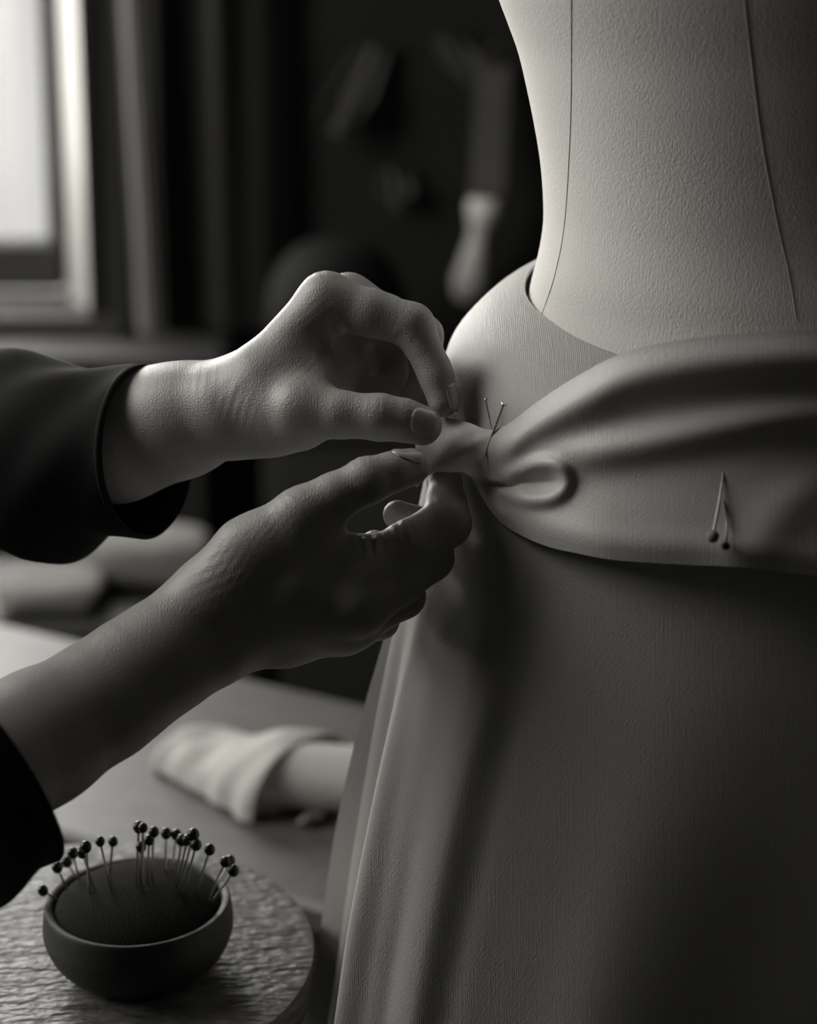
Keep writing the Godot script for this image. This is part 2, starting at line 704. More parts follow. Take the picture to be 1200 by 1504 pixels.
func room() -> void:
	struct("floor", box(Vector3(LEFT - 0.2, -0.1, BACK - 0.2), Vector3(2.2, 0, 2.6), 0.001).done(), M.floor)
	struct("ceiling", box(Vector3(LEFT - 0.2, 3.0, BACK - 0.2), Vector3(2.2, 3.1, 2.6), 0.001).done(), M.plaster)
	struct("wall_right", box(Vector3(2.0, 0, BACK - 0.2), Vector3(2.2, 3.0, 2.6), 0.001).done(), M.plaster)
	struct("wall_front", box(Vector3(LEFT, 0, 2.4), Vector3(2.0, 3.0, 2.6), 0.001).done(), M.plaster)
	# left wall with a high opening
	var wz0 := -0.95
	var wz1 := 0.35
	var wy0 := 0.85
	var wy1 := 2.8
	var lw := box(Vector3(LEFT - 0.2, 0, BACK), Vector3(LEFT, wy0, 2.4), 0.001)
	lw.join(box(Vector3(LEFT - 0.2, wy1, BACK), Vector3(LEFT, 3.0, 2.4), 0.001))
	lw.join(box(Vector3(LEFT - 0.2, wy0, BACK), Vector3(LEFT, wy1, wz0), 0.001))
	lw.join(box(Vector3(LEFT - 0.2, wy0, wz1), Vector3(LEFT, wy1, 2.4), 0.001))
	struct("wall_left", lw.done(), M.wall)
	var w2 := struct("window_2", box(Vector3(LEFT - 0.14, wy0, wz0), Vector3(LEFT - 0.08, wy0 + 0.05, wz1)).done(), M.frame, "high side window in the left wall")
	for s in [[Vector3(LEFT - 0.14, wy1 - 0.05, wz0), Vector3(LEFT - 0.08, wy1, wz1)], [Vector3(LEFT - 0.14, wy0 + 0.05, wz0), Vector3(LEFT - 0.08, wy1 - 0.05, wz0 + 0.05)],
			[Vector3(LEFT - 0.14, wy0 + 0.05, wz1 - 0.05), Vector3(LEFT - 0.08, wy1 - 0.05, wz1)], [Vector3(LEFT - 0.13, wy0 + 0.05, -0.32), Vector3(LEFT - 0.09, wy1 - 0.05, -0.28)]]:
		obj("frame", box(s[0], s[1]).done(), M.frame, w2)
	obj("pane", box(Vector3(LEFT - 0.115, wy0 + 0.05, wz0 + 0.05), Vector3(LEFT - 0.11, wy1 - 0.05, wz1 - 0.05), 0.0005).done(), M.glass, w2)
	# the window in view: measured where it meets the back wall
	var g := on_z(76, 352, BACK - 0.13)         # lower right corner of the glass
	var j0 := on_z(92, 352, BACK - 0.12)        # inner edge of the splayed jamb
	var j1 := on_z(128, 400, BACK)              # outer edge
	var bottom := on_z(60, 425, BACK - 0.1).y   # below the bottom rail
	var left := -1.5
	var top := 2.45
	var bw := box(Vector3(LEFT, 0, BACK - 0.2), Vector3(2.0, bottom - 0.02, BACK), 0.001)
	bw.join(box(Vector3(LEFT, top, BACK - 0.2), Vector3(2.0, 3.0, BACK), 0.001))
	bw.join(box(Vector3(LEFT, bottom - 0.02, BACK - 0.2), Vector3(left, top, BACK), 0.001))
	bw.join(box(Vector3(j1.x, bottom - 0.02, BACK - 0.2), Vector3(2.0, top, BACK), 0.001))
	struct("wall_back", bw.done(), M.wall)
	# splayed jamb: a prism between the frame and the face of the wall
	var jm := MB.new()
	var ring := [Vector2(j0.x, BACK - 0.12), Vector2(j1.x, BACK), Vector2(j1.x, BACK - 0.2), Vector2(j0.x, BACK - 0.2)]
	for k in 4:
		var p: Vector2 = ring[k]
		var q: Vector2 = ring[(k + 1) % 4]
		var e := MB.new()
		for c in [Vector3(p.x, bottom - 0.02, p.y), Vector3(q.x, bottom - 0.02, q.y), Vector3(q.x, top, q.y), Vector3(p.x, top, p.y)]:
			e.v.append(c)
		e.quad(0, 3, 2, 1)
		e.smooth()
		jm.join(e)
	struct("trim_1", jm.done(), M.paint, "pale splayed window jamb at the right of the bright window")
	var w1 := struct("window_1", box(Vector3(left, bottom, BACK - 0.16), Vector3(j0.x, g.y, BACK - 0.09)).done(), M.frame, "bright window with a dark bottom rail at the upper left")
	obj("frame", box(Vector3(g.x, g.y, BACK - 0.16), Vector3(j0.x + 0.005, top, BACK - 0.095)).done(), M.frame, w1)
	obj("frame", box(Vector3(left, g.y, BACK - 0.16), Vector3(left + 0.06, top, BACK - 0.09)).done(), M.frame, w1)
	obj("frame", box(Vector3(left, top - 0.06, BACK - 0.16), Vector3(j0.x, top, BACK - 0.09)).done(), M.frame, w1)
	obj("glazing_bar", box(Vector3(left + 0.55, g.y, BACK - 0.15), Vector3(left + 0.58, top - 0.06, BACK - 0.1)).done(), M.frame, w1)
	obj("pane", box(Vector3(left + 0.06, g.y, BACK - 0.127), Vector3(g.x, top - 0.06, BACK - 0.122), 0.0005).done(), M.glass, w1)
	struct("trim_2", box(Vector3(left - 0.05, bottom - 0.05, BACK - 0.1), Vector3(on_z(180, 450, BACK + 0.06).x, bottom - 0.015, BACK + 0.06)).done(), M.sill, "window sill below the bright window")
	struct("baseboard_back", box(Vector3(LEFT, 0, BACK), Vector3(2.0, 0.12, BACK + 0.018)).done(), M.dark_wood)
	# net curtain close to the glass
	var nl := left + 0.05
	obj("net_curtain", grid(160, 6, func(k, j):
		var x = lerpf(nl + 0.012, g.x - 0.004, k / 159.0)
		return Vector3(x, lerpf(top - 0.065, g.y + 0.004, j / 5.0), BACK - 0.106 + 0.007 * sin(x * 70.0) + 0.004 * sin(x * 173.0))).done(), M.net, w1)

func background() -> void:
	# drawn curtain with hanging pleats, right of the window
	var c0 := on_z(132, 300, BACK + 0.08).x
	var c1 := on_z(420, 300, BACK + 0.08).x
	var r1 := on_z(238, 300, BACK + 0.1).x
	var r2 := on_z(345, 300, BACK + 0.1).x
	var foot := 0.775
	var cur := obj("curtain", sheet(140, 24, func(k, j):
		var x = lerpf(c0, c1, k / 139.0)
		var v = j / 23.0
		var z = BACK + 0.06 + 0.012 * sin(x * 90.0 + 2.0 * v)
		z += 0.03 * exp(-pow((x - r1) / 0.028, 2)) + 0.05 * exp(-pow((x - r2) / 0.035, 2)) + 0.03 * exp(-pow((x - r2 - 0.2 - 0.12 * (v - 1.0)) / 0.04, 2))
		return Vector3(x + 0.01 * sin(v * 2.0 + x * 9.0), lerpf(2.5, foot, v), z), 0.003, false, true), M.drape)
	tag(cur, "dark curtain hanging in pleats to the right of the window", "curtain")
	var n0 := on_z(186, 300, BACK + 0.15).x  # an added strip, its pale colour stands for the light on a pleat
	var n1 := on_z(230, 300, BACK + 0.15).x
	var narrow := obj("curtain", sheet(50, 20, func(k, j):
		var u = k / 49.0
		return Vector3(lerpf(n0, n1, u) + 0.006 * sin(j * 0.4), lerpf(2.5, foot, j / 19.0), BACK + 0.13 + 0.022 * sin(PI * u) + 0.006 * cos(u * 26.0)), 0.002, false, true), M.lit_pleat)
	tag(narrow, "narrow paler strip added as the lit pleat of the dark curtain", "curtain")
	var rod := thing("curtain_rod", "dark rod that carries the pleated curtain", "rod", Vector3(0, 2.53, BACK + 0.08))
	obj("pole", tube([Vector3(-1.55, 0, 0), Vector3(0.1, 0, 0)], [0.012, 0.012], 12).done(), M.dark_wood, rod)
	for x in [-1.5, 0.08]:
		obj("bracket", box(Vector3(x - 0.01, -0.03, -0.08), Vector3(x + 0.01, 0.0, 0.01)).done(), M.dark_wood, rod)

	# long low bench under the window, its top catching the light
	var far := on_y(330, 488, 0.752)
	var near := on_y(30, 527, 0.752)
	var bench := thing("bench", "dark bench below the window with a light-catching top", "bench")
	var bz0 := BACK + 0.02
	var x0 := -1.58
	var x1 := on_y(335, 500, 0.752).x
	var zb: float = on_y(200, 522, 0.752).z
	obj("top", box(Vector3(x0, 0.727, bz0), Vector3(x1, 0.752, zb)).done(), M.table, bench)
	obj("back_panel", box(Vector3(x0 + 0.03, 0.06, bz0), Vector3(x1 - 0.03, 0.727, bz0 + 0.02)).done(), M.dark_wood, bench)
	for x in [x0 + 0.03, (x0 + x1) / 2, x1 - 0.07]:
		obj("panel", box(Vector3(x, 0.0, bz0 + 0.02), Vector3(x + 0.04, 0.727, zb - 0.02)).done(), M.dark_wood, bench)
	var dw: float = ((x1 - x0) - 0.14) / 2
	for k in 2:
		var xa := x0 + 0.035 + k * (dw + 0.05)
		obj("door", box(Vector3(xa + 0.04, 0.06, zb - 0.035), Vector3(xa + dw, 0.712, zb - 0.015)).done(), M.dark_wood, bench)
	obj("plinth", box(Vector3(x0 + 0.03, 0.0, zb - 0.06), Vector3(x1 - 0.03, 0.06, zb - 0.04)).done(), M.dark_wood, bench)

	# the pale spindle hanging on a strap against the back wall
	var s0 := on_z(714, 288, BACK + 0.12)
	var s1 := on_z(684, 440, BACK + 0.06)
	var ax := s0 - s1
	var len := ax.length()
	var sp := thing("spindle", "pale spindle narrow at its middle, hanging aslant on the dark back wall", "spindle", s1)
	sp.basis = Basis(Quaternion(Vector3.UP, ax.normalized()))
	var pr := rounded([Vector2(0.001, 0), Vector2(0.018, 0.004), Vector2(0.026, 0.03), Vector2(0.024, len * 0.25), Vector2(0.017, len * 0.5), Vector2(0.014, len * 0.62), Vector2(0.019, len * 0.76), Vector2(0.025, len * 0.88), Vector2(0.019, len * 0.98), Vector2(0.001, len)])
	obj("body", lathe(pr, 32).done(), M.pale, sp)
	obj("eyelet", tube([Vector3(0, len - 0.005, 0), Vector3(0, len + 0.02, 0)], [0.005, 0.004], 8).done(), M.steel, sp)
	var t0 := on_z(724, 95, BACK + 0.05)
	var hs := thing("hanging_strap", "dim cloth strap hanging above the pale spindle", "strap", t0)
	var dlt := s0 - t0
	obj("band", sheet(6, 30, func(k, j):
		var v = j / 29.0
		return dlt * v + Vector3((k / 5.0 - 0.5) * 0.05, 0, 0.006 * sin(v * 9.0) + 0.01), 0.003, false, true), M.strap, hs)
	obj("hook", tube([Vector3(0, 0.01, -0.055), Vector3(0, 0.0, 0.0), Vector3(0, 0.012, 0.02), Vector3(0, 0.03, 0.022)], [0.004, 0.004, 0.004, 0.003], 8).done(), M.steel, hs)
	# a strip of cloth slung from a peg, and two scraps
	for s in [
			["hanging_scrap", "dim strip of cloth slung aslant on the back wall, above the upper hand", 552, 70, 497, 185, 0.075, 0.05],
			["hanging_scrap", "small dim scrap of cloth high on the back wall beside the dress form", 655, 55, 690, 112, 0.06, 0.03],
			["hanging_scrap", "small round dim scrap of cloth low on the back wall, left of the spindle", 578, 250, 583, 296, 0.055, 0.03]]:
		var p0 := on_z(s[2], s[3], BACK + 0.03)
		var p1 := on_z(s[4], s[5], BACK + 0.03)
		var w: float = s[6]
		var dp := p1 - p0
		var o := thing(s[0], s[1], "cloth", p0, "scraps of cloth on the back wall")
		obj("cloth", sheet(14, 26, func(k, j):
			var v = j / 25.0
			var u = k / 13.0 - 0.5
			var ww = w * (0.55 + 0.6 * v - 0.5 * pow(v, 6))
			return dp * v + Vector3(u * ww, -0.012 * cos(u * 6.0) * v, 0.015 * cos(u * 11.0) * (0.4 + v) + s[7] * v * v), 0.003, false, true), M.strap, o)
		obj("peg", tube([Vector3(0, 0, -0.03), Vector3(0, 0.004, 0.03)], [0.006, 0.005], 10).done(), M.dark_wood, o)
	# hat block with a round crown, standing on a dark cabinet at the back
	var hb := on_z(492, 352, -1.9)
	var cab := thing("cabinet", "dark cabinet standing at the back wall behind the hands", "cabinet", Vector3(hb.x, 0, -1.97))
	var ch := hb.y - 0.26
	obj("body", box(Vector3(-0.1, 0.05, -0.2), Vector3(0.75, ch, 0.17)).done(), M.dark_wood, cab)
	obj("top", box(Vector3(-0.12, ch, -0.21), Vector3(0.77, ch + 0.025, 0.19)).done(), M.dark_wood, cab)
	for k in 2:
		var dx := -0.08 + k * 0.41
		var d := obj("door", box(Vector3(dx, 0.08, 0.17), Vector3(dx + 0.39, ch - 0.03, 0.19)).done(), M.dark_wood, cab)
		obj("knob", ball(Vector3(dx + (0.35 if k == 0 else 0.04), ch * 0.6, 0.2), Vector3.ONE * 0.014, 12, 8).done(), M.steel, d)
	var blk := thing("hat_block", "dark round-topped hat block on the cabinet behind the upper hand", "hat block", Vector3(hb.x, ch + 0.025, -1.93))
	obj("crown", lathe(rounded([Vector2(0.0, 0.235), Vector2(0.05, 0.225), Vector2(0.085, 0.19), Vector2(0.1, 0.14), Vector2(0.095, 0.08), Vector2(0.08, 0.06), Vector2(0.0, 0.06)]), 40).done(), M.block, blk)
	obj("base", lathe([Vector2(0.0, 0.062), Vector2(0.03, 0.06), Vector2(0.03, 0.02), Vector2(0.09, 0.012), Vector2(0.09, 0.0), Vector2(0.0, 0.0)], 32).done(), M.dark_wood, blk)

	# chair with folded cloth, between the arms
	var sh := 0.62
	var cc := on_y(170, 850, sh)
	var chair := thing("stool", "dark wooden stool behind the arms, folded cloth on its seat", "stool", Vector3(cc.x, 0, cc.z))
	obj("seat", box(Vector3(-0.2, sh - 0.05, -0.13), Vector3(0.2, sh - 0.012, 0.13), 0.012).done(), M.dark_wood, chair)
	for s in [[-1, -1], [1, -1], [1, 1], [-1, 1]]:
		obj("leg", tube([Vector3(s[0] * 0.18, 0, s[1] * 0.12), Vector3(s[0] * 0.16, sh - 0.05, s[1] * 0.1)], [0.016, 0.02], 12).done(), M.dark_wood, chair)
	for s in [-1, 1]:
		obj("stretcher", tube([Vector3(s * 0.17, 0.2, -0.11), Vector3(s * 0.17, 0.2, 0.11)], [0.01, 0.01], 10).done(), M.dark_wood, chair)
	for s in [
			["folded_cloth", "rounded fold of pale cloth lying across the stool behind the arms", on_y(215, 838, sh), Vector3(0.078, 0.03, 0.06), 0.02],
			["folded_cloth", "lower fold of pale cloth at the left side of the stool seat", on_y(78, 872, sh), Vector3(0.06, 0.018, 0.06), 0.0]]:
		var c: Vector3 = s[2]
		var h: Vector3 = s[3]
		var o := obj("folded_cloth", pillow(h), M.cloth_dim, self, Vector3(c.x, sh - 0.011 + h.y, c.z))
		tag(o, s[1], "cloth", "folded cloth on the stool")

# a soft folded bundle
func pillow(h: Vector3) -> ArrayMesh:
	return grid(48, 25, func(k, j):
		var a = TAU * k / 48
		var b = PI * j / 24
		var sq = func(t): return signf(t) * pow(absf(t), 0.55)
		var w = 1.0 + 0.03 * sin(a * 5.0 + b * 3.0)
		return Vector3(h.x * sq.call(cos(a)) * sq.call(sin(b)) * w, h.y * -sq.call(cos(b)), h.z * sq.call(sin(a)) * sq.call(sin(b)) * w), true).done()

const TABLE := 0.72

func work_table() -> void:
	var p := on_y(505, 1342, TABLE)
	var q := on_y(75, 1217, TABLE)
	var b := on_y(345, 992, TABLE)
	var u := (p - q).normalized()                      # along the front edge
	var depth: float = absf((b - q).dot(Vector3(-u.z, 0, u.x)))
	var t := thing("work_table", "wooden work table behind the skirt with cloth lying on it", "table", q)
	t.basis = Basis(u, Vector3.UP, u.cross(Vector3.UP))
	var L := 1.5
	obj("tabletop", box(Vector3(-0.55, -0.022, -depth), Vector3(L - 0.55, 0, 0), 0.004).done(), M.table, t)
	obj("apron", box(Vector3(-0.5, -0.1, -0.05), Vector3(L - 0.6, -0.022, -0.03)).done(), M.dark_wood, t)
	obj("apron", box(Vector3(-0.5, -0.1, -depth + 0.03), Vector3(L - 0.6, -0.022, -depth + 0.05)).done(), M.dark_wood, t)
	for x in [-0.5, L - 0.65]:
		for z in [-0.08, -depth + 0.03]:
			obj("leg", box(Vector3(x, -TABLE, z), Vector3(x + 0.05, -0.022, z + 0.05)).done(), M.dark_wood, t)
	obj("shelf", box(Vector3(-0.5, -0.4, -depth + 0.05), Vector3(L - 0.6, -0.38, 0.0)).done(), M.table, t)
	# rolled cloth and the crumpled cover over its left end
	var r0 := on_y(405, 1203, TABLE)
	var r1 := on_y(680, 1228, TABLE)
	var ra := 0.0245
	var dir := (r1 - r0).normalized()
	var perp := Vector3(-dir.z, 0, dir.x)
	if perp.z > 0:
		perp = -perp
	var roll := thing("cloth_roll", "thick pale roll of cloth lying on the work table left of the skirt", "cloth", r0 + perp * ra + Vector3(0, ra, 0))
	roll.basis = Basis(dir, Vector3.UP, dir.cross(Vector3.UP))
	var rl := (r1 - r0).length()
	obj("body", tube([Vector3(0.0, 0, 0), Vector3(0.05, 0, 0), Vector3(rl * 0.6, 0, 0), Vector3(rl, 0, 0)], [ra * 0.98, ra, ra, ra], 40).done(), M.cloth, roll)
	obj("end_spiral", spiral(ra * 0.95), M.cloth, roll, Vector3(-0.001, 0, 0))
	var cov := thing("crumpled_cloth", "crumpled pale cloth lying open-ended beside the roll on the work table", "cloth", Vector3.ZERO)
	var e0 := on_y(172, 1136, TABLE)
	var e1 := on_y(352, 1216, TABLE)
	var cd := (e1 - e0)
	var across := Vector3(cd.z, 0, -cd.x).normalized()
	if across.z > 0:
		across = -across
	var arch := func(a: float, v: float, k: float) -> Vector3:
		var wide := (0.052 + 0.05 * clampf(a, 0, 1)) * smoothstep(-0.06, 0.14, a) * k * (1.0 + 0.05 * sin(a * 21.0) * (1.0 - v))
		var top := (0.02 + 0.029 * clampf(a, 0, 1) + 0.004 * sin(a * 9.0)) * smoothstep(-0.12, 0.2, a) * k
		var c := e0 + cd * a + across * (0.05 + 0.01 * a)
		return c - across * (cos(PI * v) * wide * 0.5) + Vector3(0, 0.002 + top * pow(sin(PI * v), 0.7), 0)
	obj("body", sheet(60, 44, func(k, j):
		var a = k / 59.0
		var v = j / 43.0
		var pt: Vector3 = arch.call(a * 1.02 + 0.02 * sin(v * 7.0) * a, v, 1.0)
		var w = 0.0014 * sin(a * 13.0 + v * 7.0) * sin(v * 5.0 + a * 4.0 + 1.0) + 0.0007 * sin(a * 29.0 - v * 11.0)
		pt += Vector3(0, w * sin(PI * v), 0) - across * (w * 1.5 * (1.0 - v))
		return pt, 0.0025, false, false), M.cloth, cov)
	obj("lining", sheet(40, 26, func(k, j):
		var a = k / 39.0
		var v = j / 25.0
		var pt: Vector3 = arch.call(0.8 + 0.22 * a, v, 0.86 - 0.1 * a + 0.05 * sin(v * 23.0) * a)
		return pt + across * (0.008 + 0.004 * sin(a * 9.0)), 0.002, false, false), M.lace, cov)
	obj("ruffle", sheet(60, 8, func(k, j):
		var a = k / 59.0
		var v = j / 7.0
		var pt: Vector3 = e1 + dir * (0.004 + 0.03 * a) + across * (0.085 - 0.075 * a)
		return pt + across * (0.008 * sin(a * 40.0) * (0.3 + v)) + Vector3(0, 0.002 + 0.013 * v * (1.0 - 0.55 * a), 0) + dir * (0.012 * v), 0.0015, false, true), M.lace, cov)

func spiral(r: float) -> ArrayMesh:
	return sheet(120, 3, func(k, j):
		var t = k / 119.0
		var a = t * TAU * 5.0
		var rr = r * (0.12 + 0.86 * t)
		return Vector3(-0.012 + 0.008 * j, rr * sin(a), rr * cos(a)), 0.0025)

# ---------------------------------------------------------------- dress form and skirt
const AX := 0.185
var AZ := -0.02
var form_p := []                    # (height, half width)
var skirt_p := []                   # (drop below the waist edge, half width)
var waist_y := 0.0
var dip := 0.0

func prof(p: Array, h: float) -> float:
	for k in p.size() - 1:
		if h <= p[k + 1].x or k == p.size() - 2:
			var a: Vector2 = p[maxi(k - 1, 0)]
			var b: Vector2 = p[k]
			var c: Vector2 = p[k + 1]
			var d: Vector2 = p[mini(k + 2, p.size() - 1)]
			var t := clampf((h - b.x) / (c.x - b.x), 0, 1)
			var m0 := (c.y - a.y) / maxf(c.x - a.x, 1e-6) * (c.x - b.x)
			var m1 := (d.y - b.y) / maxf(d.x - b.x, 1e-6) * (c.x - b.x)
			return b.y * (2 * t * t * t - 3 * t * t + 1) + m0 * (t * t * t - 2 * t * t + t) + c.y * (3 * t * t - 2 * t * t * t) + m1 * (t * t * t - t * t)
	return p[-1].y

func form_depth(h: float) -> float:             # depth over width of the dress form
	return lerpf(0.8, 0.72, clampf((h - waist_y) / 0.25, 0, 1))

func form_pt(th: float, h: float, out := 0.0) -> Vector3:
	var a := prof(form_p, h) + out
	return Vector3(AX - a * cos(th), h, AZ + (a * form_depth(h) + out * 0.2) * sin(th))

func setup_profiles() -> void:
	var px := [[640, 880], [668, 780], [676, 700], [684, 620], [702, 560], [738, 500], [772, 445], [783, 405], [792, 370], [798, 330], [798, 290], [794, 240], [786, 190], [776, 140], [762, 80], [748, 40], [733, 0], [716, -50], [697, -120], [684, -200], [684, -290], [700, -400]]
	for p in px:
		var w := on_z(p[0], p[1], AZ)
		form_p.append(Vector2(w.y, AX - w.x))
	var hi: float = form_p[-1].x
	form_p.append(Vector2(hi + 0.06, form_p[-1].y * 0.94))
	form_p.append(Vector2(hi + 0.12, 0.125))
	form_p.append(Vector2(hi + 0.15, 0.07))
	form_p.append(Vector2(hi + 0.19, 0.055))
	form_p.append(Vector2(hi + 0.23, 0.054))
	waist_y = on_z(771, 428, AZ).y
	dip = 0.022
	var sk := [[772, 428], [752, 436], [722, 452], [692, 477], [669, 503], [657, 530], [648, 570], [640, 620], [632, 680], [620, 740], [608, 800], [590, 880], [575, 950], [556, 1040], [540, 1130], [520, 1250], [500, 1390], [482, 1504], [440, 1750]]
	for p in sk:
		var w := on_z(p[0], p[1], AZ)
		skirt_p.append(Vector2(waist_y - w.y, AX - w.x))
	skirt_p[0].x = 0.0
	var last: Vector2 = skirt_p[-1]
	skirt_p.append(Vector2(waist_y - 0.02, last.y + 0.1))

func skirt_y(th: float, s: float) -> float:
	return waist_y - s - dip * sin(th) * exp(-s / 0.12)

# the skirt's own folds, in metres outwards
func fold(th: float, s: float) -> float:
	var t := rad_to_deg(th)
	var low := smoothstep(0.1, 0.3, s)
	var f := 0.0
	f += 0.008 * low * exp(-pow((t - 17.5) / 3.2, 2)) - 0.009 * low * exp(-pow((t - 9.0) / 4.0, 2))
	f += 0.010 * smoothstep(0.05, 0.25, s) * exp(-pow((t - 41.0) / (8.0 if t < 41.0 else 3.6), 2))
	f += 0.0016 * low * exp(-pow((t - 48.0) / 3.0, 2))
	f += 0.004 * low * sin(t * 0.19 + 1.0) * smoothstep(50.0, 70.0, t)
	if t < -5 or t > 100:
		f += 0.012 * low * sin(t * 0.3) * smoothstep(0.0, 20.0, absf(t - 47.5) - 52.5)
	return f

func skirt_pt(th: float, s: float, out := 0.0) -> Vector3:
	var a := prof(skirt_p, s) + fold(th, s) + out
	var t := rad_to_deg(th)
	# the long fold at the left hangs forward
	var fwd := exp(-pow((t - 17.5) / 3.0, 2)) if t < 17.5 else 1.0 - smoothstep(16.0, 42.0, t)
	var low := smoothstep(0.1, 0.35, s)
	var pw := lerpf(1.0, 0.73, low)              # the front hangs flatter lower down
	var cx := signf(cos(th)) * pow(absf(cos(th)), pw)
	var sz := signf(sin(th)) * pow(absf(sin(th)), pw)
	return Vector3(AX - a * cx, skirt_y(th, s), AZ + a * 0.82 * sz + 0.034 * fwd * smoothstep(0.1, 0.3, s))

func outside(p: Vector3, out: float) -> float:      # roughly how far p is outside the skirt without its folds
	var dx := AX - p.x
	var dz := (p.z - AZ) / 0.82
	var th := atan2(dz, dx)
	var s := waist_y - p.y
	for k in 3:
		s = waist_y - p.y - dip * sin(th) * exp(-maxf(s, -0.03) / 0.12)
	s = 0.5 * (s + 0.022 + sqrt((s - 0.022) * (s - 0.022) + 0.0003))       # above the hip it stands off the waist
	return sqrt(dx * dx + dz * dz) - prof(skirt_p, s) - out

func hit(x: float, y: float, out: float) -> Vector3:
	var r := ray(x, y)
	var t := 0.72
	var last := 1.0
	while t < 1.2:
		var d := outside(eye + r * t, out)
		if d < 0.0:
			break
		last = d
		t += 0.004
	if t >= 1.2:
		return Vector3.INF
	var lo := t - 0.004
	var hi := t
	for k in 14:
		var m := (lo + hi) / 2
		if outside(eye + r * m, out) < 0.0:
			hi = m
		else:
			lo = m
	return eye + r * hi

func dress_form() -> void:
	setup_profiles()
	var d := thing("dress_form", "pale linen dress form wearing the unfinished skirt", "dress form", Vector3(AX, 0, AZ))
	var off := -Vector3(AX, 0, AZ)
	var lo: float = form_p[0].x
	var hi: float = form_p[-1].x
	obj("torso", grid(160, 150, func(k, j): return form_pt(TAU * k / 160, lerpf(lo, hi, j / 149.0)) + off, true, true).done(), M.linen, d)
	obj("neck_cap", lathe([Vector2(0.0, hi + 0.012), Vector2(0.03, hi + 0.01), Vector2(0.056, hi + 0.002), Vector2(0.057, hi - 0.004), Vector2(0.0, hi - 0.004)], 40).done(), M.dark_wood, d)
	obj("pole", tube([Vector3(0, 0.05, 0), Vector3(0, lo + 0.05, 0)], [0.018, 0.018], 20).done(), M.dark_wood, d)
	obj("base", lathe(rounded([Vector2(0.0, 0.07), Vector2(0.03, 0.066), Vector2(0.16, 0.035), Vector2(0.18, 0.02), Vector2(0.18, 0.0), Vector2(0.0, 0.0)], 4), 48).done(), M.dark_wood, d)
	# seams, each a sewn ridge that follows the body
	for s in [[[815, -380], [830, -200], [838, -40], [839, 60], [838, 180], [830, 320], [816, 400], [796, 462]], [[1070, -380], [1078, -200], [1090, -40], [1100, 60], [1118, 200], [1140, 320], [1158, 400], [1170, 470]]]:
		var pts := []
		var pl := []
		for p in s:
			pl.append(Vector2(p[0], p[1]))
		for p in rounded(pl, 10):
			pts.append(form_hit(p.x, p.y) + off)
		obj("seam", tube(pts, range(pts.size()).map(func(_k): return 0.00033), 6).done(), M.seam, d)

func form_hit(x: float, y: float) -> Vector3:
	var r := ray(x, y)
	var t := 0.6
	while t < 1.3:
		var p := eye + r * t
		var a := prof(form_p, p.y)
		if Vector2((p.x - AX) / a, (p.z - AZ) / (a * form_depth(p.y))).length() < 1.0:
			break
		t += 0.00004 if t > 0.8 else 0.002
	return eye + r * t

func skirt() -> void:
	var base := Vector3(AX, 0, AZ)
	var sk := thing("skirt", "plain satin skirt hanging in long folds from the waist of the dress form", "skirt", base)
	var smax := waist_y - 0.02
	obj("panel", sheet(540, 150, func(k, j):
		var v = j / 149.0
		var s = smax * pow(v, 1.7)
		var th = TAU * k / 540
		return skirt_pt(th, s) - base, 0.0012, true, false), M.skirt, sk)

# the drape over the hip: top and bottom edges as seen from the camera, laid on the skirt with its own folds
func edge(p: Array, x: float) -> float:
	var q := []
	for e in p:
		q.append(Vector2(e[0], e[1]))
	return prof(q, x)

var TOP := [[612, 640], [640, 612], [652, 614], [690, 622], [722, 632], [750, 622], [790, 592], [850, 553], [915, 520], [1000, 500], [1100, 490], [1200, 487], [1320, 500], [1420, 535], [1500, 580], [1580, 655]]
var LOW := [[612, 716], [628, 700], [642, 693], [660, 694], [690, 701], [720, 750], [750, 776], [800, 800], [850, 812], [900, 821], [1000, 828], [1100, 833], [1200, 845], [1320, 850], [1420, 825], [1500, 770], [1580, 690]]
var LOOP := [[742, 708], [760, 694], [785, 683], [808, 682], [824, 690], [831, 706], [824, 722], [806, 732], [780, 734], [755, 729], [728, 718]]

var loop_pts := []

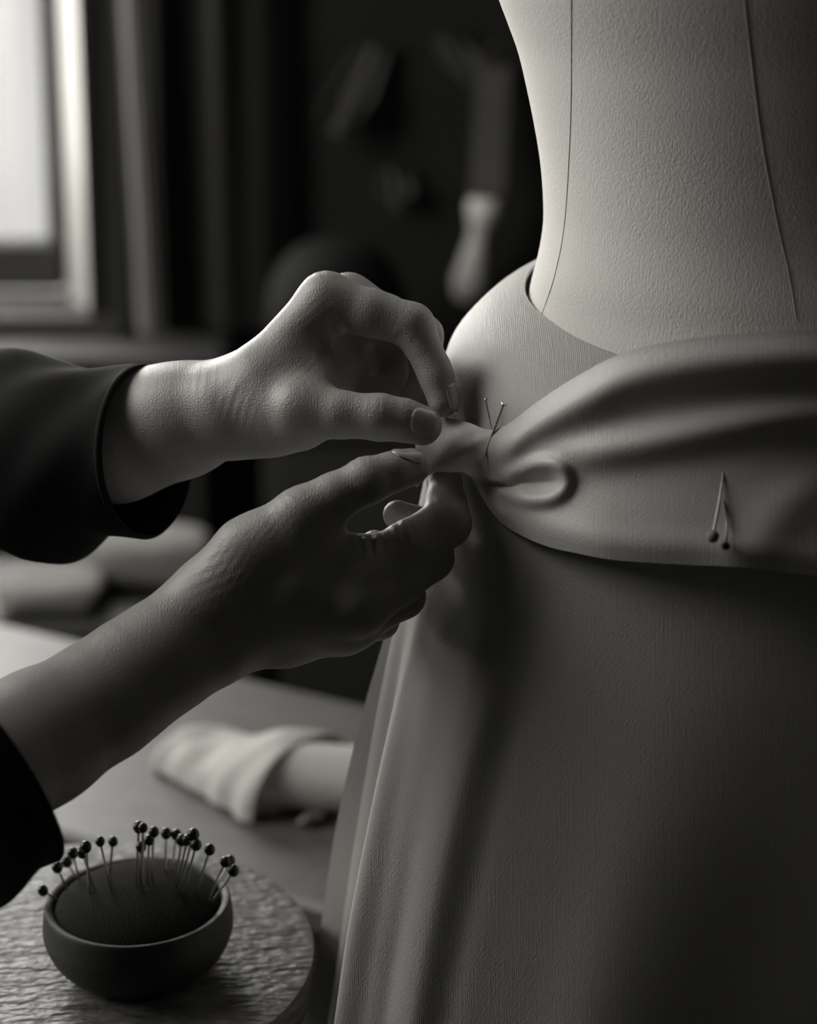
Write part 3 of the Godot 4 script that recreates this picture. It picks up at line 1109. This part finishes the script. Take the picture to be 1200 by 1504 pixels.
func drape_height(x: float, y: float) -> float:      # millimetres outwards
	var t := edge(TOP, x)
	var l := edge(LOW, x)
	var v := clampf((y - t) / maxf(l - t, 1.0), 0, 1)
	var on := smoothstep(700.0, 900.0, x)
	var h := 3.0 + 3.0 * on
	# the rolled upper edge
	h += (5.0 + 3.5 * on) * exp(-pow((y - t - 26.0 - 16.0 * on) / (20.0 + 14.0 * on), 2)) * smoothstep(690.0, 760.0, x)
	# long soft ridges running to the right from the pinch
	var r1 := lerpf(672.0, 606.0, smoothstep(780.0, 1240.0, x))
	h += 6.0 * on * exp(-pow((y - r1) / 27.0, 2))
	h += 9.0 * on * smoothstep(0.5, 0.95, v) + 2.0 * smoothstep(720.0, 820.0, x) * exp(-pow((y - l + 24.0) / 24.0, 2))
	# the hem of the tip lies over the lower part
	var dy := y - (703.0 + (x - 690.0) * 0.08)
	h -= 3.5 * smoothstep(0.0, 7.0, dy) * (1.0 - smoothstep(10.0, 55.0, dy)) * smoothstep(684.0, 700.0, x) * (1.0 - smoothstep(735.0, 770.0, x))
	# a diagonal swell at the right
	h += 2.5 * exp(-pow((x - 1160.0 + (y - 740.0) * 0.8) / 50.0, 2)) * smoothstep(660.0, 740.0, y)
	# the eye of the pinch
	if absf(x - 780.0) < 110.0 and absf(y - 708.0) < 70.0:
		var best := 1e9
		var along := 0.0
		for k in loop_pts.size() - 1:
			var d := Vector2(x, y).distance_to(Geometry2D.get_closest_point_to_segment(Vector2(x, y), loop_pts[k], loop_pts[k + 1]))
			if d < best:
				best = d
				along = k / float(loop_pts.size() - 1)
		h += 4.8 * pow(sin(PI * clampf(along, 0.0, 1.0)), 0.6) * exp(-pow(best / 11.5, 2))
		var e := Vector2((x - 782.0) / 36.0, (y - 708.0 + (x - 785.0) * 0.03) / 12.0)
		h -= 3.0 * exp(-e.length_squared())
	return h

func tip_lift(x: float, v: float) -> float:
	var c := 690.0 - 0.5 * (x - 622.0) - lerpf(edge(TOP, x), edge(LOW, x), v)       # the crease across the tip
	return (1.8 * exp(-pow(c / 7.0, 2)) - 14.0 + 21.0 * v + 1.5 * sin(v * 5.0 + x * 0.03) + 0.27 * (x - 640.0)) * 0.001

func drape() -> void:
	var lp := []
	for p in LOOP:
		lp.append(Vector2(p[0], p[1]))
	loop_pts = rounded(lp, 5)
	pinned()

func pinned() -> void:
	var nu := 190
	var nv := 84
	var xs := []
	for k in nu:
		xs.append(612.0 + 966.0 * pow(k / float(nu - 1), 1.25))
	var pinch := hp(645, 655, 6)
	var dr := obj("drape", sheet(nu, nv, func(k, j):
		var x: float = xs[k]
		var v = j / float(nv - 1)
		var t = edge(TOP, x)
		var l = edge(LOW, x)
		var y = lerpf(t, l, v)
		var h = drape_height(x, y) * 0.001
		# lifted off the body towards the fingers
		var lift = 1.0 - smoothstep(650.0, 760.0, x)
		var body = hit(0.5 * (x + 700.0 + sqrt((x - 700.0) * (x - 700.0) + 500.0)), y, h)
		var p: Vector3
		if body == Vector3.INF:
			body = hit(maxf(x, 720.0), y, h)
		var db = (eye - body).dot(view.z)
		var dp = HAND - tip_lift(x, v)
		var d = lerpf(db, dp, lift)
		p = at(x, y, d)
		return p, 0.0009, false, false), M.satin)
	tag(dr, "wide satin drape gathered from a pinched tip and pinned across the hip of the skirt", "drape")
	# the crossed pins at the pinch
	var pd := func(x, y, o): return eye + ray(x, y) * (drape_depth(x, y) - o)
	pin("dressmaking_pin", "steel pin with a flat head piercing the drape tip, right of the crossed pair", [pd.call(740, 594, 0.009), pd.call(730, 622, 0.004), pd.call(722, 642, 0.0008), pd.call(716, 660, 0.001), pd.call(710, 678, 0.003)], 0.00055, "flat")
	pin("dressmaking_pin", "thin bent pin crossing behind the flat-headed one at the drape tip", [pd.call(714, 587, 0.006), pd.call(717, 604, 0.003), pd.call(723, 632, 0.001)], 0.0004, "flat")
	pin("dressmaking_pin", "ball-headed pin stuck upright in the drape at the right", [pd.call(1047, 788, 0.006), pd.call(1056, 740, 0.003), pd.call(1063, 690, 0.0005)], 0.0006, "ball", "pin")
	pin("dressmaking_pin", "short pin shape standing for the shadow just right of the ball-headed pin in the drape", [pd.call(1066, 802, 0.004), pd.call(1068, 770, 0.002), pd.call(1062, 735, 0.001)], 0.0005, "small", "pin")  # modelled as a pin, stands for the cast shadow of the ball-headed one

func drape_depth(x: float, y: float) -> float:
	var h := drape_height(x, y) * 0.001
	var lift := 1.0 - smoothstep(650.0, 760.0, x)
	var body := hit(0.5 * (x + 700.0 + sqrt((x - 700.0) * (x - 700.0) + 500.0)), y, h)
	var t := edge(TOP, x)
	var v := clampf((y - t) / maxf(edge(LOW, x) - t, 1.0), 0, 1)
	return lerpf((eye - body).dot(view.z), HAND - tip_lift(x, v), lift)

func pin(called: String, label: String, pts: Array, r: float, head: String, metal := "steel", group := "pins in the drape") -> void:
	var base: Vector3 = pts[-1]
	var o := thing(called, label, "pin", base, group)
	var local := pts.map(func(p): return p - base)
	var rr := []
	for k in local.size():
		rr.append(r if k < local.size() - 1 else r * 0.4)
	obj("shaft", tube(local, rr, 8).done(), M[metal], o)
	var up: Vector3 = (local[0] - local[1]).normalized()
	if head == "flat":
		obj("head", tube([local[0] - up * 0.0003, local[0] + up * 0.0002, local[0] + up * 0.0006], [r * 1.6, r * 2.6, r * 1.6], 14).done(), M.steel, o)
	else:
		var s := 0.0027 if head == "ball" else 0.0018
		obj("head", ball(local[0], Vector3.ONE * s, 16, 10).done(), M.cloth_dim if head == "ball" else M.head, o)

# ---------------------------------------------------------------- the stand with the pincushion
func stand_and_cushion() -> void:
	var c := at(113, 1400, 1.05)
	var rad := 345.0 * PX * 1.05
	var st := thing("round_stand", "small round wooden stand with a worn top at the lower left", "stand", Vector3(c.x, 0, c.z))
	var h := c.y
	var oval := Vector3(1, 1, 1.13)
	obj("top", lathe(rounded([Vector2(0.0, h), Vector2(rad * 0.5, h), Vector2(rad - 0.004, h), Vector2(rad - 0.0012, h - 0.001), Vector2(rad, h - 0.004), Vector2(rad, h - 0.02), Vector2(rad - 0.004, h - 0.025), Vector2(rad - 0.02, h - 0.026), Vector2(0.0, h - 0.026)], 3), 96).done(), M.board, st).scale = oval
	obj("column", lathe(rounded([Vector2(0.05, h - 0.026), Vector2(0.03, h - 0.05), Vector2(0.02, h - 0.12), Vector2(0.026, h * 0.5), Vector2(0.02, 0.25), Vector2(0.035, 0.16), Vector2(0.03, 0.1), Vector2(0.0, 0.09)]), 32).done(), M.dark_wood, st)
	for k in 3:
		var a := TAU * k / 3.0 + 0.5
		var d := Vector3(cos(a), 0, sin(a))
		obj("foot", tube([d * 0.02 + Vector3(0, 0.14, 0), d * 0.08 + Vector3(0, 0.1, 0), d * 0.14 + Vector3(0, 0.03, 0), d * 0.17 + Vector3(0, 0.013, 0)], [0.016, 0.015, 0.013, 0.013], 12).done(), M.dark_wood, st)
	# bowl
	var b := on_y(206, 1420, h)
	var dist := (eye - b).dot(view.z)
	var br := 138.0 * PX * dist
	var rim := 134.0 * PX * dist
	var bh := 0.037
	var bowl := thing("pincushion", "dark bowl-shaped pincushion stuffed with felt on the round stand", "pincushion", b)
	bowl.scale = oval
	obj("bowl", lathe(rounded([Vector2(0.0, 0.0), Vector2(br * 0.55, 0.0), Vector2(br * 0.7, 0.002), Vector2(br * 0.9, 0.011), Vector2(br * 0.99, 0.021), Vector2(br * 0.995, 0.028), Vector2(rim, bh - 0.001), Vector2(rim - 0.0015, bh), Vector2(rim - 0.004, bh - 0.001), Vector2(rim - 0.005, bh - 0.004), Vector2(rim - 0.006, bh - 0.01)], 5), 80).done(), M.bowl, bowl)
	var dome := func(r: float) -> float: return bh - 0.006 + 0.017 * sqrt(maxf(0.0, 1.0 - pow(r / (rim - 0.004), 2)))
	var pr := []
	for k in 25:
		var r: float = (rim - 0.0045) * sin(PI / 2 * k / 24.0)
		pr.append(Vector2(r, dome.call(r)))
	pr.reverse()
	obj("cushion", lathe(pr, 64).done(), M.felt, bowl)
	# the pins: head and foot of each as seen
	var pins := [[63, 1308, 85, 1322], [84, 1274, 98, 1306], [98, 1266, 112, 1290], [107, 1253, 116, 1292], [126, 1244, 132, 1312], [121, 1252, 138, 1306],
		[147, 1236, 163, 1306], [166, 1236, 160, 1290], [204, 1215, 200, 1300], [210, 1216, 209, 1310], [207, 1244, 206, 1300], [219, 1234, 216, 1296], [226, 1222, 222, 1292],
		[244, 1224, 243, 1280], [259, 1226, 252, 1280], [267, 1234, 258, 1298], [275, 1234, 260, 1302], [284, 1226, 262, 1312], [288, 1241, 268, 1318], [308, 1248, 288, 1314], [331, 1266, 304, 1324], [343, 1279, 308, 1330], [338, 1264, 316, 1306]]
	var words := ["first", "second", "third", "fourth", "fifth", "sixth", "seventh", "eighth", "ninth", "tenth", "eleventh", "twelfth"]
	var order := range(pins.size())
	order.sort_custom(func(x, y): return pins[x][0] < pins[y][0])
	for k in pins.size():
		var p: Array = pins[order[k]]
		# the foot: on the dome
		var r := ray(p[2], p[3])
		var t := 0.85
		while t < 1.3:
			var q := eye + r * t - b
			var rr := Vector2(q.x, q.z / oval.z).length()
			if rr < rim - 0.005 and q.y < dome.call(rr):
				break
			if q.y < bh - 0.004:
				break
			t += 0.0005
		var foot := eye + r * t
		# the head: the same distance back or fore as an upright pin would have, leaning outwards a little
		var out := foot - b
		out.y = 0
		var hd := ray(p[0], p[1])
		var best := (eye - foot).dot(view.z)
		var up := foot + Vector3(0, 0.02, 0) + out * 0.25
		best = (eye - up).dot(view.z)
		var head := eye + hd * best
		var o := thing("ball_headed_pin", "%s dark ball-headed pin from the %s edge of the pincushion" % [words[k] if k < 12 else words[pins.size() - 1 - k], "left" if k < 12 else "right"], "pin", foot, "pins in the pincushion")
		var dv := head - foot
		obj("shaft", tube([dv.normalized() * -0.005, dv * 0.5, dv], [0.0006, 0.0006, 0.0006], 8).done(), M.steel, o)
		var rs := rng.randf_range(0.0024, 0.0031)
		obj("head", ball(dv, Vector3(rs, rs * 1.1, rs), 16, 10).done(), M.head, o)

# ---------------------------------------------------------------- the person
func chain(f: Flesh, g: int, pts: Array) -> void:      # [x, y, z mm, radius mm] from joint to joint
	for k in pts.size() - 1:
		f.bone(hp(pts[k][0], pts[k][1], pts[k][2]), hp(pts[k + 1][0], pts[k + 1][1], pts[k + 1][2]), pts[k][3] * 0.001, pts[k + 1][3] * 0.001, g)

func folds(f: Flesh, x: float, y: float, z: float, dx: float, dy: float, reach: float, wave: float, height: float) -> void:
	f.fc.append([hp(x, y, z), (view * Vector3(dx, -dy, 0)).normalized(), reach * 0.001, wave * 0.001, height * 0.001])

func left_hand() -> Flesh:
	var f := Flesh.new()
	# forearm and wrist
	chain(f, 0, [[-250, 700, -185, 38], [60, 650, -85, 33], [170, 641, -58, 31], [265, 618, -40, 26], [340, 596, -26, 21]])
	chain(f, 0, [[230, 622, -52, 26], [340, 590, -42, 19]])
	# metacarpals
	chain(f, 0, [[340, 596, -24, 20], [385, 560, -18, 16], [478, 441, -14, 12]])
	chain(f, 0, [[345, 590, -36, 18], [512, 438, -36, 10.5]])
	chain(f, 0, [[345, 596, -46, 17], [515, 455, -56, 10]])
	chain(f, 0, [[345, 606, -52, 15], [505, 485, -72, 9]])
	# ball of the thumb and the web
	chain(f, 0, [[345, 612, -24, 18], [400, 614, -20, 15.2], [452, 604, 1, 13.2]])
	chain(f, 0, [[365, 620, -26, 14], [440, 625, -6, 11]])
	chain(f, 0, [[385, 570, -12, 15.5], [452, 536, -13, 11]])
	chain(f, 0, [[400, 578, -12, 14], [470, 565, -9, 10]])
	# the hollow of the palm behind
	chain(f, 0, [[400, 600, -48, 16], [500, 545, -56, 15]])
	chain(f, 0, [[430, 560, -44, 16], [505, 520, -48, 14]])
	chain(f, 0, [[500, 548, -60, 14], [568, 545, -66, 12]])
	# thumb
	chain(f, 1, [[372, 602, -15, 13.5], [440, 600, 3, 12.8], [500, 609, 10, 10.6], [559, 613, 14, 10.4], [592, 617, 14, 9.4], [620, 625, 12, 9.2]])
	# fingers
	chain(f, 2, [[482, 443, -14, 12.3], [545, 460, -10, 10.8], [605, 478, -8, 10.2], [636, 540, -6, 7.8], [642, 556, -5, 7.6], [650, 593, -3, 6.6]])
	chain(f, 3, [[512, 438, -36, 10.5], [570, 464, -36, 9.6], [621, 492, -33, 9.4], [628, 556, -28, 7.8], [600, 598, -22, 7]])
	chain(f, 4, [[515, 455, -56, 10], [600, 515, -56, 9.3], [585, 568, -50, 8], [545, 582, -44, 7.5]])
	chain(f, 5, [[505, 485, -72, 9], [565, 545, -72, 8.5], [552, 590, -66, 7.5], [520, 600, -60, 7]])
	# folds over the knuckles and at the wrist
	folds(f, 556, 600, 25, 1, 0.12, 9, 3.6, 0.28)
	folds(f, 600, 448, -4, 1, 0.5, 9, 3.6, 0.3)
	folds(f, 478, 408, -10, 0.8, -0.6, 11, 4.2, 0.25)
	folds(f, 310, 560, -12, 1, 0.05, 14, 4.6, 0.2)
	folds(f, 362, 575, -6, 0.75, 0.66, 13, 9, 0.5)
	folds(f, 492, 505, -8, 0.95, -0.3, 16, 7, 0.9)
	folds(f, 455, 650, 2, 0.6, 0.8, 12, 5.5, 0.45)
	folds(f, 580, 500, 2, 0.5, 0.86, 8, 7, 0.4)
	folds(f, 570, 470, 6, 0.9, 0.4, 12, 3.4, 0.14)
	folds(f, 470, 470, 0, 0.6, 0.8, 16, 3.8, 0.16)
	folds(f, 440, 560, 4, 0.7, 0.7, 18, 3.6, 0.14)
	folds(f, 340, 600, 6, 0.95, 0.3, 18, 4.2, 0.18)
	folds(f, 455, 575, 12, 0.9, -0.4, 9, 3.4, 0.2)
	return f

func right_hand() -> Flesh:
	var f := Flesh.new()
	f.k_side = 0.005
	chain(f, 0, [[-250, 1270, 150, 38], [60, 1082, 62, 28], [150, 1028, 45, 25.5], [240, 968, 33, 23.5]])
	chain(f, 0, [[200, 975, 38, 21], [296, 900, 26, 18.5], [330, 868, 27, 17]])
	chain(f, 0, [[200, 1000, 36, 21], [318, 940, 22, 18.5], [350, 930, 16, 15]])
	# metacarpals
	chain(f, 0, [[335, 880, 25, 18], [430, 854, 28, 16], [525, 845, 25, 13.5]])
	chain(f, 0, [[340, 898, 22, 17], [522, 888, 27, 13]])
	chain(f, 0, [[342, 915, 18, 16], [515, 915, 16, 11.5]])
	chain(f, 0, [[345, 935, 12, 14.5], [420, 934, 8, 12.5], [505, 926, 4, 9.8]])
	# thumb side and the web
	chain(f, 0, [[322, 868, 28, 17], [365, 812, 32, 14.5], [444, 758, 34, 11.6]])
	chain(f, 0, [[380, 830, 29, 15.5], [440, 802, 29, 13], [515, 822, 22, 11]])
	chain(f, 0, [[400, 800, 31, 13.5], [462, 782, 30, 9]])
	chain(f, 1, [[444, 758, 34, 11.8], [490, 731, 34, 10.6], [540, 706, 33, 10.3], [575, 694, 29, 8.8], [603, 688, 24, 8.2]])
	chain(f, 2, [[528, 843, 25, 13], [600, 800, 21, 10.8], [655, 768, 14, 11.2], [655, 740, 6, 9.2], [653, 708, -6, 7.6], [644, 684, -16, 7]])
	chain(f, 3, [[522, 888, 27, 13], [585, 852, 18, 11.6], [631, 819, 5, 10.8], [612, 770, -20, 8.2], [584, 756, -20, 7]])
	chain(f, 4, [[515, 915, 16, 11.5], [592, 876, -3, 10], [578, 830, -28, 8], [550, 800, -22, 7]])
	chain(f, 5, [[505, 926, 4, 9.8], [558, 911, -12, 8.6], [555, 870, -34, 7], [540, 840, -30, 6.4]])
	folds(f, 536, 676, 36, 1, -0.5, 10, 3.6, 0.3)
	folds(f, 425, 740, 38, 0.75, -0.66, 13, 4.4, 0.25)
	folds(f, 545, 792, 34, 1, -0.1, 11, 5.0, 0.9)
	folds(f, 640, 738, 18, 0.6, -0.8, 7, 4.6, 0.5)
	folds(f, 340, 830, 42, 0.85, 0.5, 20, 3.8, 0.16)
	folds(f, 320, 850, 42, 0.4, 0.9, 22, 4.4, 0.12)
	folds(f, 400, 780, 42, 0.8, 0.6, 16, 3.4, 0.16)
	folds(f, 470, 740, 40, 0.9, -0.4, 14, 3.4, 0.15)
	folds(f, 492, 788, 40, 0.2, 1.0, 9, 3.8, 0.35)
	folds(f, 588, 778, 28, 1, -0.5, 10, 4.6, 0.7)
	return f

# a nail: an oval plate that follows the skin, a little proud of it
func nail(f: Flesh, ids: PackedInt32Array, tip: Vector3, along: Vector3, up: Vector3, w: float, l: float) -> ArrayMesh:
	along = along.normalized()
	up = (up - along * up.dot(along)).normalized()
	var side := along.cross(up)
	return sheet(17, 19, func(k, j):
		var u = k / 16.0 * 2 - 1
		var v = j / 18.0 * 2 - 1
		var sq = pow(1.0 - pow(absf(v), 5.0) * (0.8 if v > 0 else 0.9), 0.5)
		var p = tip + side * (u * w * 0.5 * sq) + along * (v * l * 0.5 * (1.0 - 0.1 * u * u)) + up * 0.012
		var q: Vector3 = f.skin(p, -up, ids)
		var edge_in = maxf(absf(u), -v)
		return q + up * (0.00022 - 0.0006 * pow(clampf(edge_in, 0, 1), 5) + (0.00035 * smoothstep(0.6, 1.0, v))), 0.0008, false, true)

func person() -> void:
	var pe := thing("person", "person in a dark shirt pinching the tip of the drape with both hands", "person", Vector3.ZERO)
	var cell := 0.0016
	var lf := left_hand()
	var rf := right_hand()
	var body := lf.mesh(cell)
	body.join(rf.mesh(cell))
	# trunk, head, upper arms and legs, outside the picture
	var t := Flesh.new()
	t.k_palm = 0.03
	var le := hp(-250, 700, -185)
	var re := hp(-250, 1270, 150)
	var ls := Vector3(-0.48, 1.17, 0.12)
	var rs := Vector3(-0.31, 1.17, 0.42)
	var nk := Vector3(-0.43, 1.23, 0.29)
	var pv := Vector3(-0.6, 0.84, 0.43)
	var fd := Vector3(0.82, 0, -0.57)          # the way the person faces
	var sd := Vector3(0.57, 0, 0.82)           # towards the right hand
	var hc := nk + fd * 0.05 + Vector3(0, 0.13, 0)
	for s in [[le, ls, 0.038, 0.05], [re, rs, 0.038, 0.05], [ls, nk, 0.05, 0.055], [rs, nk, 0.05, 0.055], [nk + Vector3(0, -0.1, 0) - fd * 0.03, pv, 0.1, 0.1],
			[pv, pv - sd * 0.09, 0.1, 0.095], [pv, pv + sd * 0.09, 0.1, 0.095],
			[nk, nk + fd * 0.03 + Vector3(0, 0.08, 0), 0.052, 0.05], [hc, hc + fd * 0.015 + Vector3(0, 0.04, 0), 0.068, 0.08], [hc + fd * 0.05 + Vector3(0, -0.03, 0), hc + fd * 0.055 + Vector3(0, -0.005, 0), 0.03, 0.045],
			[hc + fd * 0.1 + Vector3(0, 0.005, 0), hc + fd * 0.085 + Vector3(0, 0.04, 0), 0.011, 0.007]]:
		t.bone(s[0], s[1], s[2], s[3], 0)
	for z in [-0.1, 0.1]:
		var h: Vector3 = pv + sd * z
		t.bone(h, Vector3(h.x, 0.46, h.z), 0.085, 0.055, 0)
		t.bone(Vector3(h.x, 0.46, h.z), Vector3(h.x, 0.09, h.z) - fd * 0.03, 0.052, 0.036, 0)
		t.bone(Vector3(h.x, 0.05, h.z) - fd * 0.04, Vector3(h.x, 0.028, h.z) + fd * 0.14, 0.035, 0.025, 0)
	body.join(t.mesh(0.012))
	obj("body", body.done(), M.skin, pe)
	# clothes outside the picture
	var sh := Flesh.new()
	sh.k_palm = 0.04
	for s in [[ls, nk, 0.064, 0.066], [rs, nk, 0.064, 0.066], [nk + Vector3(0, -0.1, 0) - fd * 0.03, pv, 0.125, 0.122], [ls, le, 0.064, 0.05], [rs, re, 0.064, 0.05]]:
		sh.bone(s[0], s[1], s[2], s[3], 0)
	obj("shirt", sh.mesh(0.012).done(), M.shirt, pe)
	var tr := Flesh.new()
	tr.k_palm = 0.03
	tr.bone(pv - sd * 0.08, pv + sd * 0.08, 0.115, 0.115)
	for z in [-0.1, 0.1]:
		var h: Vector3 = pv + sd * z
		tr.bone(h, Vector3(h.x, 0.46, h.z), 0.097, 0.068)
		tr.bone(Vector3(h.x, 0.46, h.z), Vector3(h.x, 0.1, h.z) - fd * 0.03, 0.066, 0.055)
	obj("trousers", tr.mesh(0.012).done(), M.shirt, pe)
	var hr := Flesh.new()
	hr.bone(hc - fd * 0.03 + Vector3(0, 0.02, 0), hc + Vector3(0, 0.07, 0), 0.075, 0.073)
	hr.bone(hc - fd * 0.11 + Vector3(0, 0.04, 0), hc - fd * 0.13 + Vector3(0, 0.05, 0), 0.035, 0.03)
	obj("hair", hr.mesh(0.01).done(), M.hair, pe)
	# sleeves
	obj("sleeve", sleeve([[-260, 705, -190, 52, 52], [-120, 680, -150, 50, 48], [0, 656, -105, 48, 44], [75, 680, -82, 50, 43], [150, 664, -63, 41.5, 39], [205, 664, -50, 40.5, 38], [215, 663, -48, 40.5, 38]], Vector3(0.885, -0.03, 0.46), 3.0, 0.5), M.shirt, pe)
	obj("sleeve", sleeve([[-260, 1272, 152, 54, 54], [-160, 1218, 122, 50, 50], [-90, 1182, 98, 47, 47], [-20, 1140, 78, 45, 45], [-2, 1130, 73, 44.5, 44.5]], Vector3(0.75, 0.5, -0.43), 2.0, 2.1), M.shirt, pe)
	# nails
	var il := lf.all()
	var ir := rf.all()
	obj("fingernail", nail(lf, il, hp(619, 625, 12), view * Vector3(1, -0.2, -0.1), view * Vector3(0.0, 0.16, 1.0), 0.0112, 0.0122), M.nail, pe)
	obj("fingernail", nail(lf, il, hp(649, 588, -3), view * Vector3(0.2, -1, 0.05), view * Vector3(0.95, 0.2, 0.25), 0.0095, 0.0125), M.nail, pe)
	obj("fingernail", nail(rf, ir, hp(602, 689, 25), view * Vector3(0.93, 0.25, -0.22), view * Vector3(-0.25, 0.85, 0.42), 0.0112, 0.0135), M.nail, pe)

# a cloth tube round the arm: [x, y, z mm, radius up, radius across], with folds, its open end at the last ring
func sleeve(rings: Array, axis: Vector3, crease: float, phase: float) -> ArrayMesh:
	var ax := (view * axis).normalized()
	var up := (Vector3.UP - ax * Vector3.UP.dot(ax)).normalized()
	var side := ax.cross(up)
	var per := 10
	var pts := []
	for k in rings.size() - 1:
		for s in per:
			var t := float(s) / per
			var r := []
			for c in 5:
				r.append(cubic_interpolate(rings[k][c], rings[k + 1][c], rings[maxi(k - 1, 0)][c], rings[mini(k + 2, rings.size() - 1)][c], t))
			pts.append(r)
	pts.append(rings[-1])
	var n := pts.size()
	return sheet(72, n, func(k, j):
		var a = TAU * k / 72
		var r: Array = pts[j]
		var v = 1.0 - float(j) / (n - 1)
		var w = crease * smoothstep(0.05, 0.4, v) * (sin(a * 2.0 + v * 13.0 + phase) * 0.6 + sin(a * 5.0 - v * 21.0 + phase * 2.0) * 0.4)
		# the stitched hem
		w += 0.8 * smoothstep(0.0, 0.004, v) * (1.0 - smoothstep(0.10, 0.115, v))
		return hp(r[0], r[1], r[2]) + (up * cos(a) * (r[3] + w) + side * sin(a) * (r[4] + w)) * 0.001, 0.0016, true, true)
